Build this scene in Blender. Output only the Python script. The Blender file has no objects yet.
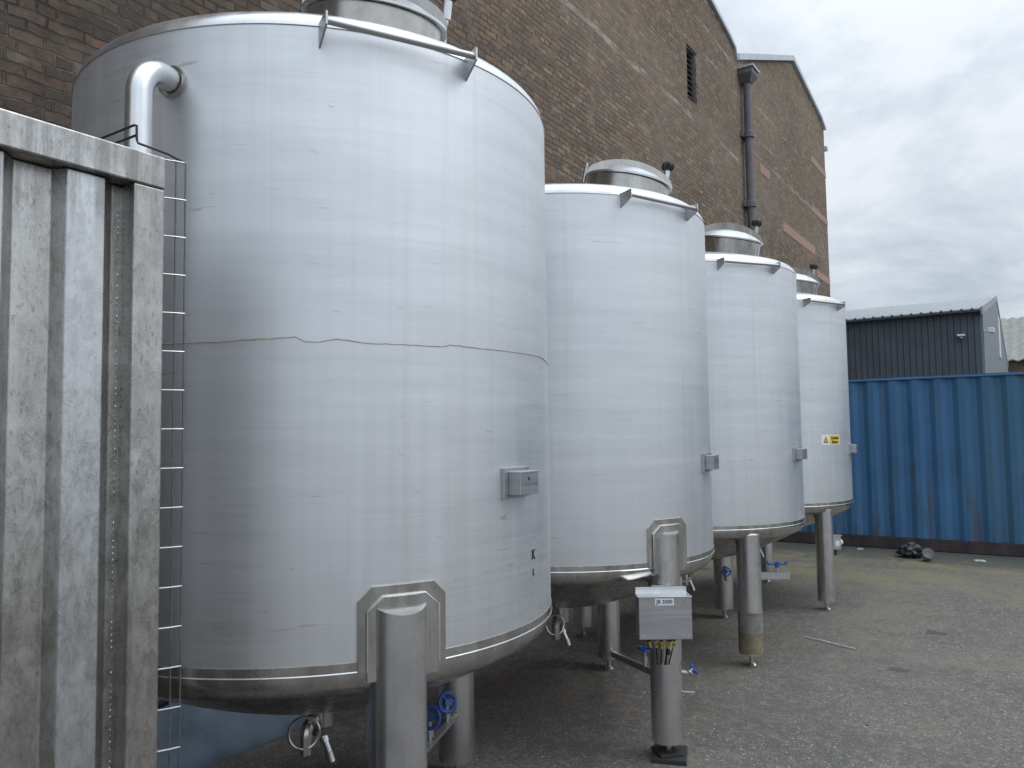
import bpy, bmesh, math, random
from mathutils import Vector, Matrix, noise
R = math.radians
PI = math.pi
random.seed(7)
scene = bpy.context.scene
COL = scene.collection

# ------------------------------------------------------------------ node helpers
def mat(name):
    m = bpy.data.materials.new(name); m.use_nodes = True
    nt = m.node_tree; nt.nodes.clear()
    out = nt.nodes.new('ShaderNodeOutputMaterial'); p = nt.nodes.new('ShaderNodeBsdfPrincipled')
    nt.links.new(p.outputs[0], out.inputs[0])
    return m, nt, p
class N:
    def __init__(s, nt): s.nt = nt
    def new(s, t, **k):
        n = s.nt.nodes.new(t)
        for a, b in k.items(): setattr(n, a, b)
        return n
    def put(s, sock, v):
        if isinstance(v, bpy.types.NodeSocket): s.nt.links.new(v, sock)
        elif v is not None:
            if hasattr(sock, 'default_value'):
                if isinstance(v, (tuple, list)) and len(v) == 3 and sock.type == 'RGBA': v = tuple(v) + (1,)
                sock.default_value = v
    def co(s, kind='Object'): return s.new('ShaderNodeTexCoord').outputs[kind]
    def scl(s, v, sc, loc=(0, 0, 0)):
        n = s.new('ShaderNodeMapping'); s.put(n.inputs[0], v); n.inputs['Scale'].default_value = sc; n.inputs['Location'].default_value = loc
        return n.outputs[0]
    def noise(s, v, scale=1, detail=4, rough=.55, dist=0):
        n = s.new('ShaderNodeTexNoise'); s.put(n.inputs['Vector'], v)
        n.inputs['Scale'].default_value = scale; n.inputs['Detail'].default_value = detail
        n.inputs['Roughness'].default_value = rough; n.inputs['Distortion'].default_value = dist
        return n.outputs[0]
    def noisec(s, v, scale=1, detail=2):
        n = s.new('ShaderNodeTexNoise'); s.put(n.inputs['Vector'], v)
        n.inputs['Scale'].default_value = scale; n.inputs['Detail'].default_value = detail
        return n.outputs[1]
    def vor(s, v, scale=1, out='Distance', feature='F1'):
        n = s.new('ShaderNodeTexVoronoi', feature=feature); s.put(n.inputs['Vector'], v); n.inputs['Scale'].default_value = scale
        return n.outputs[out]
    def ramp(s, f, stops, interp='LINEAR'):
        n = s.new('ShaderNodeValToRGB'); s.put(n.inputs[0], f); e = n.color_ramp; e.interpolation = interp
        while len(e.elements) < len(stops): e.elements.new(.5)
        for el, (p, c) in zip(e.elements, stops):
            el.position = p
            el.color = (c, c, c, 1) if not isinstance(c, (tuple, list)) else tuple(c) + (1,)
        return n.outputs[0]
    def mix(s, f, a, b, mode='MIX'):
        n = s.new('ShaderNodeMix', data_type='RGBA', blend_type=mode)
        s.put(n.inputs[0], f); s.put(n.inputs[6], a); s.put(n.inputs[7], b)
        return n.outputs[2]
    def math(s, op, a, b=0, c=0, clamp=False):
        n = s.new('ShaderNodeMath', operation=op); n.use_clamp = clamp
        s.put(n.inputs[0], a); s.put(n.inputs[1], b); s.put(n.inputs[2], c)
        return n.outputs[0]
    def vmath(s, op, a, b):
        n = s.new('ShaderNodeVectorMath', operation=op); s.put(n.inputs[0], a); s.put(n.inputs[1], b)
        return n.outputs[0]
    def sep(s, v):
        n = s.new('ShaderNodeSeparateXYZ'); s.put(n.inputs[0], v); return n.outputs
    def comb(s, x, y, z):
        n = s.new('ShaderNodeCombineXYZ'); s.put(n.inputs[0], x); s.put(n.inputs[1], y); s.put(n.inputs[2], z); return n.outputs[0]
    def mr(s, v, a, b, c=0, d=1):
        n = s.new('ShaderNodeMapRange'); s.put(n.inputs[0], v)
        for i, q in enumerate((a, b, c, d)): n.inputs[i + 1].default_value = q
        return n.outputs[0]
    def bump(s, h, strength=.3, dist=.01, normal=None):
        n = s.new('ShaderNodeBump'); s.put(n.inputs['Height'], h); n.inputs['Strength'].default_value = strength
        n.inputs['Distance'].default_value = dist
        if normal is not None: s.put(n.inputs['Normal'], normal)
        return n.outputs[0]

def setp(n, p, col=None, rough=None, metal=None, normal=None, spec=None):
    if col is not None: n.put(p.inputs['Base Color'], col)
    if rough is not None: n.put(p.inputs['Roughness'], rough)
    if metal is not None: n.put(p.inputs['Metallic'], metal)
    if normal is not None: n.put(p.inputs['Normal'], normal)
    if spec is not None: n.put(p.inputs['Specular IOR Level'], spec)

# ------------------------------------------------------------------ materials
def m_simple(name, col, rough=.6, metal=0, var=.25, scale=25, bump=.15):
    m, nt, p = mat(name); n = N(nt); v = n.co()
    f = n.noise(v, scale, 5, .6)
    c = n.mix(n.mr(f, .3, .7), tuple(x * (1 - var) for x in col), tuple(min(1, x * (1 + var)) for x in col))
    setp(n, p, c, n.mr(f, .3, .7, rough * .8, min(1, rough * 1.2)), metal, n.bump(f, bump, .003))
    return m

def m_shell(name='brushed_tank_steel', seed=0.0):
    """brushed stainless sheet: horizontal grain, faint vertical drip marks, small dark scuffs"""
    m, nt, p = mat(name); n = N(nt); v = n.scl(n.co(), (1, 1, 1), (seed, seed * .7, 0))
    grain = n.noise(n.scl(v, (3.0, 3.0, 190)), 1, 4, .65)
    band = n.noise(n.scl(v, (.9, .9, 14)), 1, 5, .7)
    streak = n.noise(n.scl(v, (1.3, 1.3, 38)), 1, 6, .75, .3)
    drip = n.noise(n.scl(v, (26, 26, .55)), 1, 4, .6)
    drip2 = n.noise(n.scl(v, (9, 9, .35)), 1, 3, .6)
    blot = n.noise(v, 1.7, 4, .6)
    spot = n.noise(n.scl(v, (34, 34, 22)), 1, 5, .7)
    c = n.mix(n.mr(band, .35, .68), (.635, .655, .68), (.725, .745, .77))
    c = n.mix(n.mr(streak, .56, .74, 0, .36), c, (.54, .54, .545))
    c = n.mix(n.mr(drip, .52, .72, 0, .38), c, (.58, .575, .56))
    c = n.mix(n.mr(drip2, .52, .72, 0, .30), c, (.80, .815, .835))
    c = n.mix(n.mr(spot, .735, .78, 0, .55), c, (.30, .29, .28))
    c = n.mix(n.mr(blot, .35, .7, 0, .18), c, (.66, .655, .65))
    # worn band of grime close to the bottom seam
    sc1 = n.noise(n.scl(n.vmath('ADD', v, (3.3, 1.1, 0)), (5, 5, 60)), 1, 3, .6, 1.2)
    c = n.mix(n.mr(sc1, .685, .72, 0, .55), c, (.40, .395, .39))
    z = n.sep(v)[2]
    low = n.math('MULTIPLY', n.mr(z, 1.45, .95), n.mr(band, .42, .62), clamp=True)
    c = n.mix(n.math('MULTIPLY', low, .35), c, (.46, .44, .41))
    r = n.math('ADD', n.mr(grain, .3, .7, .43, .53), n.mr(blot, .3, .7, -.03, .05))
    r = n.math('ADD', r, n.mr(drip2, .4, .7, 0, .05))
    h = n.math('ADD', n.math('MULTIPLY', grain, .25), n.math('MULTIPLY', band, .5))
    wob = n.noise(n.scl(v, (1.6, 1.6, 2.2)), 1, 2, .5)
    b1 = n.bump(wob, .25, .02)
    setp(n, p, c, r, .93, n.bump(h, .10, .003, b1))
    return m

def m_steel(name, lo, hi, r0=.22, r1=.38, dirty=.4, sc=(14, 14, 2.5)):
    m, nt, p = mat(name); n = N(nt); v = n.co()
    f = n.noise(n.scl(v, sc), 1, 6, .65); g = n.noise(v, 9, 5, .6)
    c = n.mix(n.mr(f, .3, .7), lo, hi)
    c = n.mix(n.mr(g, .5, .72, 0, dirty), c, (.22, .20, .18))
    setp(n, p, c, n.mr(f, .3, .7, r0, r1), .95, n.bump(f, .12, .002))
    return m

def brick_mat():
    m, nt, p = mat('old_brick'); n = N(nt); v = n.co()
    s = n.sep(v); u = n.math('ADD', s[0], s[1])
    dn = n.noisec(n.comb(u, 0, s[2]), 6.5, 4)
    dsp = n.vmath('SUBTRACT', dn, (.5, .5, .5))
    sc = n.new('ShaderNodeVectorMath', operation='SCALE'); n.put(sc.inputs[0], dsp); sc.inputs[3].default_value = .05
    base = n.vmath('ADD', n.comb(u, s[2], 0), sc.outputs[0])
    # gentle sag of the courses
    wav = n.noise(n.comb(n.math('MULTIPLY', u, .6), 0, n.math('MULTIPLY', s[2], .3)), 1, 2, .5)
    base = n.vmath('ADD', base, n.comb(0, n.mr(wav, .3, .7, -.02, .02), 0))
    def br(loc, mort, smooth):
        b = n.new('ShaderNodeTexBrick'); mp = n.scl(base, (1, 1, 1), loc)
        n.put(b.inputs['Vector'], mp)
        b.offset = .5; b.offset_frequency = 2; b.squash = .5; b.squash_frequency = 4
        b.inputs['Scale'].default_value = 1; b.inputs['Brick Width'].default_value = .205; b.inputs['Row Height'].default_value = .0665
        b.inputs['Mortar Size'].default_value = mort; b.inputs['Mortar Smooth'].default_value = smooth
        b.inputs['Color1'].default_value = (0, 0, 0, 1); b.inputs['Color2'].default_value = (1, 1, 1, 1); b.inputs['Mortar'].default_value = (.5, .5, .5, 1)
        b.inputs['Bias'].default_value = 0
        return b
    b = br((0, 0, 0), .0075, .4)
    colr = n.ramp(b.outputs[0], [(0, (.075, .060, .052)), (.16, (.140, .105, .080)), (.32, (.090, .077, .068)), (.46, (.205, .140, .100)),
                                 (.58, (.160, .128, .100)), (.72, (.225, .140, .092)), (.85, (.185, .150, .115)), (.95, (.30, .235, .155)), (1, (.27, .145, .095))])
    fine = n.noise(v, 42, 6, .7); mid = n.noise(v, 8, 5, .65)
    c = n.mix(n.mr(fine, .38, .7, 0, .38), colr, (.235, .195, .155))
    c = n.mix(n.mr(mid, .44, .66, 0, .72), c, (.070, .057, .050))
    # mortar: mostly dark and recessed, lime-white where it has been washed or repointed
    big = n.noise(n.scl(v, (.22, .22, .5)), 1, 4, .6)
    mcol = n.mix(n.mr(n.noise(v, 3.1, 5, .7), .50, .64), (.042, .035, .030), (.27, .24, .20))
    mcol = n.mix(n.mr(big, .48, .62, 0, .6), mcol, (.34, .31, .265))
    c = n.mix(b.outputs[1], c, mcol)
    # pale lime runs along a few courses
    band = None
    for z0, w, x0, x1 in ((6.86, .055, 6, 14.4), (8.68, .05, 9, 14.4), (8.16, .035, 11, 14.4), (7.30, .05, 15.2, 22), (7.66, .03, 15, 18), (8.35, .03, 15, 19)):
        wob = n.math('ADD', s[2], n.mr(n.noise(n.comb(u, 0, 0), .6, 2), .3, .7, -.05, .05))
        d = n.math('ABSOLUTE', n.math('SUBTRACT', wob, z0 + .0))
        f = n.mr(d, w, w * .35); f = n.math('MULTIPLY', f, n.mr(n.noise(n.comb(n.math('MULTIPLY', u, .8), 0, z0), 1.4, 4), .38, .55), clamp=True)
        f = n.math('MULTIPLY', f, n.math('MULTIPLY', n.mr(s[0], x0, x0 + 1), n.mr(s[0], x1 + .3, x1)), clamp=True)
        band = f if band is None else n.math('MAXIMUM', band, f)
        # large weathering: the upper storeys are greyer and paler, soot patches lower down
    up = n.mr(s[2], 3.8, 6.5)
    grey = n.mix(n.mr(big, .35, .65), (.25, .195, .15), (.33, .265, .21))
    c = n.mix(n.math('MULTIPLY', up, .30), c, grey)
    soot = n.noise(n.scl(v, (.45, .45, .8)), 1, 5, .65)
    c = n.mix(n.mr(soot, .50, .72, 0, .38), c, (.165, .125, .095))
    green = n.noise(n.scl(v, (.9, .9, .25)), 1, 4, .6)
    c = n.mix(n.mr(green, .56, .72, 0, .2), c, (.19, .18, .13))
    c = n.mix(n.math('MULTIPLY', band, n.mr(n.noise(n.scl(v, (3, 3, 14)), 1, 5, .75), .42, .62, 0, .7)), c, (.50, .475, .43))
    c = n.mix(1.0, c, (1.18, 1.155, 1.13), 'MULTIPLY')
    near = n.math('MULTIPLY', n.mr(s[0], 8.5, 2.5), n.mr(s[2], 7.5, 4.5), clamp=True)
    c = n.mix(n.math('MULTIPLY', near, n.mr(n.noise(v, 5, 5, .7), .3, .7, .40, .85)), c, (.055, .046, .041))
    h = n.math('SUBTRACT', n.math('MULTIPLY', fine, .35), n.math('MULTIPLY', b.outputs[1], 1.0))
    h = n.math('ADD', h, n.math('MULTIPLY', b.outputs[0], .35))
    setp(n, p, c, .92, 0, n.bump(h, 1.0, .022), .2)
    return m

def asphalt_mat():
    m, nt, p = mat('asphalt'); n = N(nt); v = n.co(); s = n.sep(v)
    st = n.new('ShaderNodeTexVoronoi'); n.put(st.inputs['Vector'], v); st.inputs['Scale'].default_value = 85
    st2 = n.new('ShaderNodeTexVoronoi'); n.put(st2.inputs['Vector'], v); st2.inputs['Scale'].default_value = 38
    sv = n.sep(st.outputs['Color'])[0]; sv2 = n.sep(st2.outputs['Color'])[1]
    stone = n.ramp(sv, [(0, .075), (.45, .115), (.75, .155), (.93, (.22, .21, .20)), (1, (.42, .40, .37))])
    c = n.mix(n.mr(st.outputs['Distance'], .25, .6), stone, (.075, .074, .073))
    peb = n.math('MULTIPLY', n.math('GREATER_THAN', sv2, .93), n.mr(st2.outputs['Distance'], .42, .25), clamp=True)
    c = n.mix(n.math('MULTIPLY', peb, .8), c, (.30, .29, .27))
    big = n.noise(v, .55, 5, .62); mid = n.noise(v, 3.2, 6, .65); sml = n.noise(v, 14, 4, .6)
    c = n.mix(n.mr(big, .38, .62, 0, .55), c, (.155, .138, .124))
    c = n.mix(n.mr(mid, .46, .64, 0, .6), c, (.080, .079, .078))
    c = n.mix(n.mr(sml, .50, .66, 0, .45), c, (.185, .175, .16))
    c = n.mix(n.mr(n.noise(v, 34, 4, .7), .54, .66, 0, .6), c, (.055, .054, .052))
    # wheel-worn reddish patch, moss towards the blue container and dark wet edge beside it
    x = n.math('ADD', s[0], n.mr(mid, .3, .7, -.5, .5))
    moss = n.math('MULTIPLY', n.math('MULTIPLY', n.mr(x, 8.4, 10.2), n.mr(x, 11.3, 10.9)), n.mr(n.noise(n.scl(v, (1, .5, 1)), 1.5, 7, .7), .44, .60), clamp=True)
    c = n.mix(n.math('MULTIPLY', moss, .68), c, (.175, .172, .070))
    m2 = n.mr(n.noise(v, 1.3, 7, .75), .50, .64, 0, .5)
    c = n.mix(n.math('MULTIPLY', m2, n.mr(s[0], 3.5, 7.5), clamp=True), c, (.15, .155, .095))
    wet = n.mr(x, 10.85, 11.15)
    c = n.mix(n.math('MULTIPLY', wet, .55), c, (.060, .070, .060))
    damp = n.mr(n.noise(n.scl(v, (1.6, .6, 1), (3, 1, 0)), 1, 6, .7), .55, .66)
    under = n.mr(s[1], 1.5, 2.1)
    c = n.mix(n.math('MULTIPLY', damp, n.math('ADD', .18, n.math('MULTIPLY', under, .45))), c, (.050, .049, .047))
    # two oval oil drips
    for (ox, oy, ax, ay) in ((7.20, .766, .085, .085), (5.966, .869, .060, .085)):
        dx = n.math('DIVIDE', n.math('SUBTRACT', s[0], ox), ax); dy = n.math('DIVIDE', n.math('SUBTRACT', s[1], oy), ay)
        d = n.math('SQRT', n.math('ADD', n.math('MULTIPLY', dx, dx), n.math('MULTIPLY', dy, dy)))
        d = n.math('ADD', d, n.mr(sml, .3, .7, -.25, .25))
        c = n.mix(n.mr(d, 1.05, .8, 0, .72), c, (.048, .048, .046))
    c = n.mix(1.0, c, (1.36, 1.31, 1.25), 'MULTIPLY')
    rough = n.math('SUBTRACT', .93, n.math('MULTIPLY', n.math('MAXIMUM', wet, n.math('MULTIPLY', damp, .6)), .18))
    h = n.math('ADD', n.math('MULTIPLY', n.math('SUBTRACT', 1, st.outputs['Distance']), .6), n.math('MULTIPLY', mid, .8))
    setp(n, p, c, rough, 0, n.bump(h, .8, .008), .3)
    return m

def grey_container_mat():
    m, nt, p = mat('weathered_galvanised'); n = N(nt); v = n.co()
    a = n.noise(n.scl(v, (30, 30, 15)), 1, 9, .78, .4); b = n.noise(n.scl(v, (110, 110, 48)), 1, 6, .75)
    d = n.noise(n.scl(v, (30, 30, .8)), 1, 5, .65); e = n.noise(v, 2.6, 4, .6)
    c = n.mix(n.mr(a, .36, .62), (.36, .355, .34), (.64, .64, .63))
    c = n.mix(n.mr(d, .50, .70, 0, .65), c, (.68, .68, .675))
    c = n.mix(n.mr(b, .56, .63, 0, .6), c, (.14, .135, .13))
    k2 = n.noise(n.scl(v, (70, 70, 30), (3, 3, 3)), 1, 6, .8); c = n.mix(n.mr(k2, .56, .64, 0, .45), c, (.66, .66, .65))
    c = n.mix(n.mr(e, .42, .66, 0, .5), c, (.27, .252, .225))
    z = n.sep(v)[2]
    c = n.mix(n.math('MULTIPLY', n.mr(z, 1.9, 1.0), .5), c, (.30, .285, .265))
    yv = n.sep(v)[1]; xv = n.sep(v)[0]
    face = n.math('MULTIPLY', n.mr(yv, 1.626, 1.622), n.mr(xv, .885, .88), clamp=True); face = n.math('MULTIPLY', face, n.mr(z, 2.182, 2.180), clamp=True)
    flat_tint = n.mix(n.mr(a, .40, .62), (.50, .52, .545), (.68, .70, .73)); flat_tint = n.mix(n.mr(b, .60, .68, 0, .5), flat_tint, (.25, .25, .26))
    c = n.mix(n.math('MULTIPLY', face, .6), c, flat_tint)  # raised flats get a lighter, bluer colour than the recesses
    w = n.math('MULTIPLY', n.mr(z, 2.02, 2.12), n.mr(d, .45, .6), clamp=True)
    c = n.mix(n.math('MULTIPLY', w, .5), c, (.10, .095, .09))
    dr = n.noise(n.scl(v, (330, 3, 5)), 1, 3, .6)
    runs = n.math('MULTIPLY', n.math('MULTIPLY', n.math('MULTIPLY', n.mr(dr, .56, .62), n.mr(n.noise(n.scl(v, (9, 1, 1)), 1, 2, .5), .5, .6)), n.mr(yv, 1.604, 1.602), clamp=True), n.math('MULTIPLY', n.mr(z, 2.183, 2.185), n.mr(n.math('ADD', z, n.math('MULTIPLY', n.noise(n.scl(v, (120, 1, 1)), 1, 2, .5), .06)), 2.250, 2.238)), clamp=True)
    c = n.mix(n.math('MULTIPLY', runs, .6), c, (.78, .78, .77))
    setp(n, p, c, n.mr(a, .35, .65, .18, .40), .88, n.bump(n.math('ADD', a, n.math('MULTIPLY', b, .5)), .25, .004))
    return m

def blue_container_mat():
    m, nt, p = mat('blue_container_paint'); n = N(nt); v = n.co()
    s = n.sep(v)
    a = n.noise(v, 1.6, 5, .6); st = n.noise(n.scl(v, (9, 9, .5)), 1, 5, .65); f = n.noise(v, 22, 5, .7)
    c = n.mix(n.mr(a, .3, .7), (.036, .126, .27), (.054, .175, .35))
    c = n.mix(n.mr(st, .52, .68, 0, .55), c, (.055, .125, .185))
    gp = n.math('MULTIPLY', n.mr(s[1], 1.0, .55), n.mr(a, .25, .6, .3, .9), clamp=True)
    c = n.mix(n.math('MULTIPLY', gp, .45), c, (.045, .120, .150))
    low = n.mr(s[2], 1.6, .25)
    r1 = n.noise(n.scl(v, (5.5, 5.5, .7), (2, 0, 0)), 1, 6, .7)
    rust = n.mr(n.math('ADD', r1, n.math('MULTIPLY', low, .13)), .61, .70)
    c = n.mix(n.math('MULTIPLY', rust, .62), c, n.mix(f, (.055, .045, .035), (.12, .085, .05)))
    top = n.math('MULTIPLY', n.mr(s[2], 1.5, 2.3), n.mr(n.noise(n.scl(v, (4, 4, .5), (7, 0, 0)), 1, 4, .6), .55, .66), clamp=True)
    c = n.mix(n.math('MULTIPLY', top, .6), c, (.085, .10, .06))
    setp(n, p, c, n.mr(f, .3, .7, .5, .75), 0, n.bump(f, .2, .004))
    return m

M = {}
for i in range(4): M['shell%d' % i] = m_shell('brushed_tank_steel_%d' % i, i * 3.7)
M['polish'] = m_steel('polished_stainless', (.42, .41, .39), (.62, .61, .59), .18, .34, .35)
M['leg'] = m_steel('leg_stainless', (.60, .60, .605), (.76, .76, .77), .20, .32, .25, (6, 6, 2))
M['bright'] = m_steel('bright_stainless', (.66, .67, .68), (.80, .81, .82), .25, .38, .12)
M['satin'] = m_steel('satin_stainless', (.44, .44, .45), (.56, .56, .57), .36, .48, .15, (3, 3, 90))
M['tan'] = m_simple('tan_tape', (.22, .18, .12), .6, .2, .3, 12)
M['worn_tape'] = m_simple('worn_tape', (.26, .25, .23), .5, .4, .3, 15)
M['black'] = m_simple('black_plastic', (.018, .018, .020), .5)
M['rubber'] = m_simple('rubber', (.03, .03, .03), .8)
M['blueplastic'] = m_simple('blue_valve_plastic', (.02, .07, .30), .4)
M['white'] = m_simple('white_label', (.78, .79, .82), .5, 0, .03)
M['yellow'] = m_simple('yellow_label', (.72, .52, .04), .5, 0, .05)
M['yellowtag'] = m_simple('yellow_sleeve', (.62, .45, .05), .5, 0, .25, 80)
M['ink'] = m_simple('black_ink', (.02, .02, .025), .6)
M['blueink'] = m_simple('blue_ink', (.03, .04, .16), .6)
M['brown_line'] = m_simple('brown_stain', (.42, .32, .21), .9, 0, .4, 40)
M['brick'] = brick_mat()
M['coping'] = m_simple('coping_metal', (.50, .53, .56), .5, .2, .15, 3)
M['lintel'] = m_simple('pink_brick', (.36, .22, .18), .9, 0, .25, 18, .4)
M['louvre'] = m_simple('dark_louvre', (.05, .05, .055), .7)
M['iron'] = m_simple('painted_cast_iron', (.135, .125, .138), .6, .1, .3, 6)
M['slate'] = m_simple('roof_sheet', (.16, .165, .17), .8, 0, .2, 4)
M['galv'] = grey_container_mat()
M['wire'] = m_steel('wire', (.5, .5, .5), (.75, .75, .75), .25, .4, .1)
M['greywire'] = m_simple('grey_wire', (.16, .16, .165), .4, .6)
M['blackwire'] = m_simple('dark_wire', (.05, .05, .052), .5, .5)
M['bluecont'] = blue_container_mat()
M['rail'] = m_simple('rusty_rail', (.055, .040, .042), .8, 0, .5, 6, .5)
M['cladding'] = m_simple('grey_cladding', (.085, .105, .125), .55, 0, .15, 2)
M['gable'] = m_simple('gable_cladding', (.20, .225, .25), .6, 0, .1, 2)
M['shedroof'] = m_simple('pale_roof_sheet', (.30, .32, .34), .6, 0, .15, 3)
M['fibre'] = m_simple('fibre_cement', (.25, .245, .23), .85, 0, .25, 4)
M['tarp'] = m_simple('blue_tarpaulin', (.11, .155, .20), .55, 0, .35, 5, .4)
M['wood'] = m_simple('old_timber', (.16, .11, .065), .85, 0, .4, 14, .5)
M['litter'] = m_simple('pale_litter', (.55, .56, .55), .7)
M['bag'] = m_simple('black_bag', (.022, .022, .026), .35, 0, .3, 20, .5)
M['asphalt'] = asphalt_mat()
M['stone'] = m_simple('loose_stone', (.17, .165, .155), .9, 0, .5, 30)
M['lampglass'] = m_simple('cream_plastic', (.72, .66, .50), .4, 0, .05)

# ------------------------------------------------------------------ mesh helpers
def obj(name, bm, m, parent=None, smooth=False, bevel=0, loc=None, sharp=35):
    me = bpy.data.meshes.new(name)
    bmesh.ops.recalc_face_normals(bm, faces=bm.faces)
    bm.to_mesh(me); bm.free()
    if smooth:
        me.polygons.foreach_set('use_smooth', [True] * len(me.polygons))
        me.set_sharp_from_angle(angle=R(sharp))
    o = bpy.data.objects.new(name, me); COL.objects.link(o)
    for q in (m if isinstance(m, (list, tuple)) else [m]): me.materials.append(q)
    if parent: o.parent = parent
    if loc: o.location = loc
    if bevel:
        b = o.modifiers.new('bevel', 'BEVEL'); b.width = bevel; b.segments = 2; b.limit_method = 'ANGLE'; b.angle_limit = R(40)
    return o
def empty(name, loc=(0, 0, 0), rz=0, parent=None):
    o = bpy.data.objects.new(name, None); COL.objects.link(o); o.location = loc; o.rotation_euler = (0, 0, rz)
    o.empty_display_size = .2
    if parent: o.parent = parent
    return o
def tag(o, label=None, cat=None, group=None, kind=None):
    if label: o['label'] = label
    if cat: o['category'] = cat
    if group: o['group'] = group
    if kind: o['kind'] = kind
    return o
def BM(): return bmesh.new()
def box(bm, c, s, rz=0, M4=None):
    r = bmesh.ops.create_cube(bm, size=1)
    mt = Matrix.Translation(Vector(c)) @ Matrix.Rotation(rz, 4, 'Z') @ Matrix.Diagonal((s[0], s[1], s[2], 1))
    if M4 is not None: mt = M4 @ mt
    bmesh.ops.transform(bm, matrix=mt, verts=r['verts'])
def lathe(bm, prof, seg=48, M4=None, close=False):
    rings = []
    for r, z in prof:
        if r < 1e-6:
            rings.append([bm.verts.new((0, 0, z))])
        else:
            rings.append([bm.verts.new((r * math.cos(2 * PI * i / seg), r * math.sin(2 * PI * i / seg), z)) for i in range(seg)])
    pairs = list(zip(rings, rings[1:]))
    if close: pairs.append((rings[-1], rings[0]))
    for a, b in pairs:
        for i in range(seg):
            j = (i + 1) % seg
            if len(a) == 1 and len(b) == 1: continue
            if len(a) == 1: bm.faces.new((a[0], b[j], b[i]))
            elif len(b) == 1: bm.faces.new((a[i], a[j], b[0]))
            else: bm.faces.new((a[i], a[j], b[j], b[i]))
    if M4 is not None:
        bmesh.ops.transform(bm, matrix=M4, verts=[v for r in rings for v in r])
def cyl(bm, a, b, r, seg=20, r2=None):
    a = Vector(a); b = Vector(b); d = b - a; L = d.length
    q = d.to_track_quat('Z', 'Y').to_matrix().to_4x4()
    lathe(bm, [(0, 0), (r, 0), (r if r2 is None else r2, L), (0, L)], seg, Matrix.Translation(a) @ q)
def tube(bm, pts, r, seg=8, closed=False):
    pts = [Vector(p) for p in pts]; n = len(pts); rings = []
    up = Vector((0, 0, 1)); prev = None
    for i, p in enumerate(pts):
        t = (pts[min(i + 1, n - 1)] - pts[max(i - 1, 0)]) if not closed else pts[(i + 1) % n] - pts[i - 1]
        t.normalize()
        if prev is None:
            x = t.cross(up) if abs(t.dot(up)) < .95 else t.cross(Vector((1, 0, 0)))
        else: x = prev - t * prev.dot(t)
        x.normalize(); prev = x.copy(); y = t.cross(x)
        rings.append([bm.verts.new(p + (x * math.cos(2 * PI * k / seg) + y * math.sin(2 * PI * k / seg)) * r) for k in range(seg)])
    for i in range(n - (0 if closed else 1)):
        a, b = rings[i], rings[(i + 1) % n]
        for k in range(seg): bm.faces.new((a[k], a[(k + 1) % seg], b[(k + 1) % seg], b[k]))
    if not closed:
        bm.faces.new(rings[0][::-1]); bm.faces.new(rings[-1])
def prism(bm, poly, a, b, axis='z'):
    """poly in the plane across axis, extruded from a to b"""
    def P(u, v, w):
        return {'z': (u, v, w), 'y': (u, w, v), 'x': (w, u, v)}[axis]
    A = [bm.verts.new(P(u, v, a)) for u, v in poly]; B = [bm.verts.new(P(u, v, b)) for u, v in poly]
    n = len(poly)
    for i in range(n): bm.faces.new((A[i], A[(i + 1) % n], B[(i + 1) % n], B[i]))
    bm.faces.new(A[::-1]); bm.faces.new(B)
def arc_bend(p0, p1, p2, r, k=10):
    """polyline p0-p1-p2 with a rounded corner at p1"""
    p0, p1, p2 = Vector(p0), Vector(p1), Vector(p2)
    a = (p0 - p1).normalized(); b = (p2 - p1).normalized(); ang = a.angle(b); t = r / math.tan(ang / 2)
    c = p1 + (a + b).normalized() * (r / math.sin(ang / 2)); s = p1 + a * t - c; e = p1 + b * t - c
    w = s.angle(e); out = [p0]
    for i in range(k + 1):
        q = i / k; out.append(c + (s * math.sin((1 - q) * w) + e * math.sin(q * w)) / math.sin(w))
    return out + [p2]
def polar(az, r, z=0): return Vector((r * math.cos(R(az)), r * math.sin(R(az)), z))
def curved_plate(bm, az0, az1, zlo, zhi, r0, r1, cham=0.0, seg=14):
    """plate rolled to the shell, with chamfered upper corners (cham in metres)"""
    rr = r1
    def top(a):
        d = min(a - az0, az1 - a) * PI / 180 * rr
        return zhi - max(0, cham - d) if cham else zhi
    azs = [az0 + (az1 - az0) * i / seg for i in range(seg + 1)]
    if cham:
        q = cham / rr * 180 / PI
        azs = sorted(set(azs + [az0 + q, az1 - q]))
    cols = []
    for a in azs:
        t = top(a)
        cols.append([bm.verts.new(polar(a, r, z)) for r, z in ((r0, zlo), (r1, zlo), (r1, t), (r0, t))])
    for a, b in zip(cols, cols[1:]):
        for i in range(4): bm.faces.new((a[i], a[(i + 1) % 4], b[(i + 1) % 4], b[i]))
    bm.faces.new(cols[0][::-1]); bm.faces.new(cols[-1])
def text(name, body, size, m, parent, M4, align='CENTER', bold=0.0, depth=.0006):
    cu = bpy.data.curves.new(name, 'FONT'); cu.body = body; cu.size = size; cu.align_x = align; cu.align_y = 'CENTER'
    cu.extrude = depth; cu.offset = bold; cu.resolution_u = 3
    o = bpy.data.objects.new(name, cu); COL.objects.link(o)
    dg = bpy.context.evaluated_depsgraph_get(); me = bpy.data.meshes.new_from_object(o.evaluated_get(dg))
    COL.objects.unlink(o); bpy.data.objects.remove(o)
    me.name = name; me.materials.clear(); me.materials.append(m)
    me.transform(M4)
    q = bpy.data.objects.new(name, me); COL.objects.link(q); q.parent = parent
    return q
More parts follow.
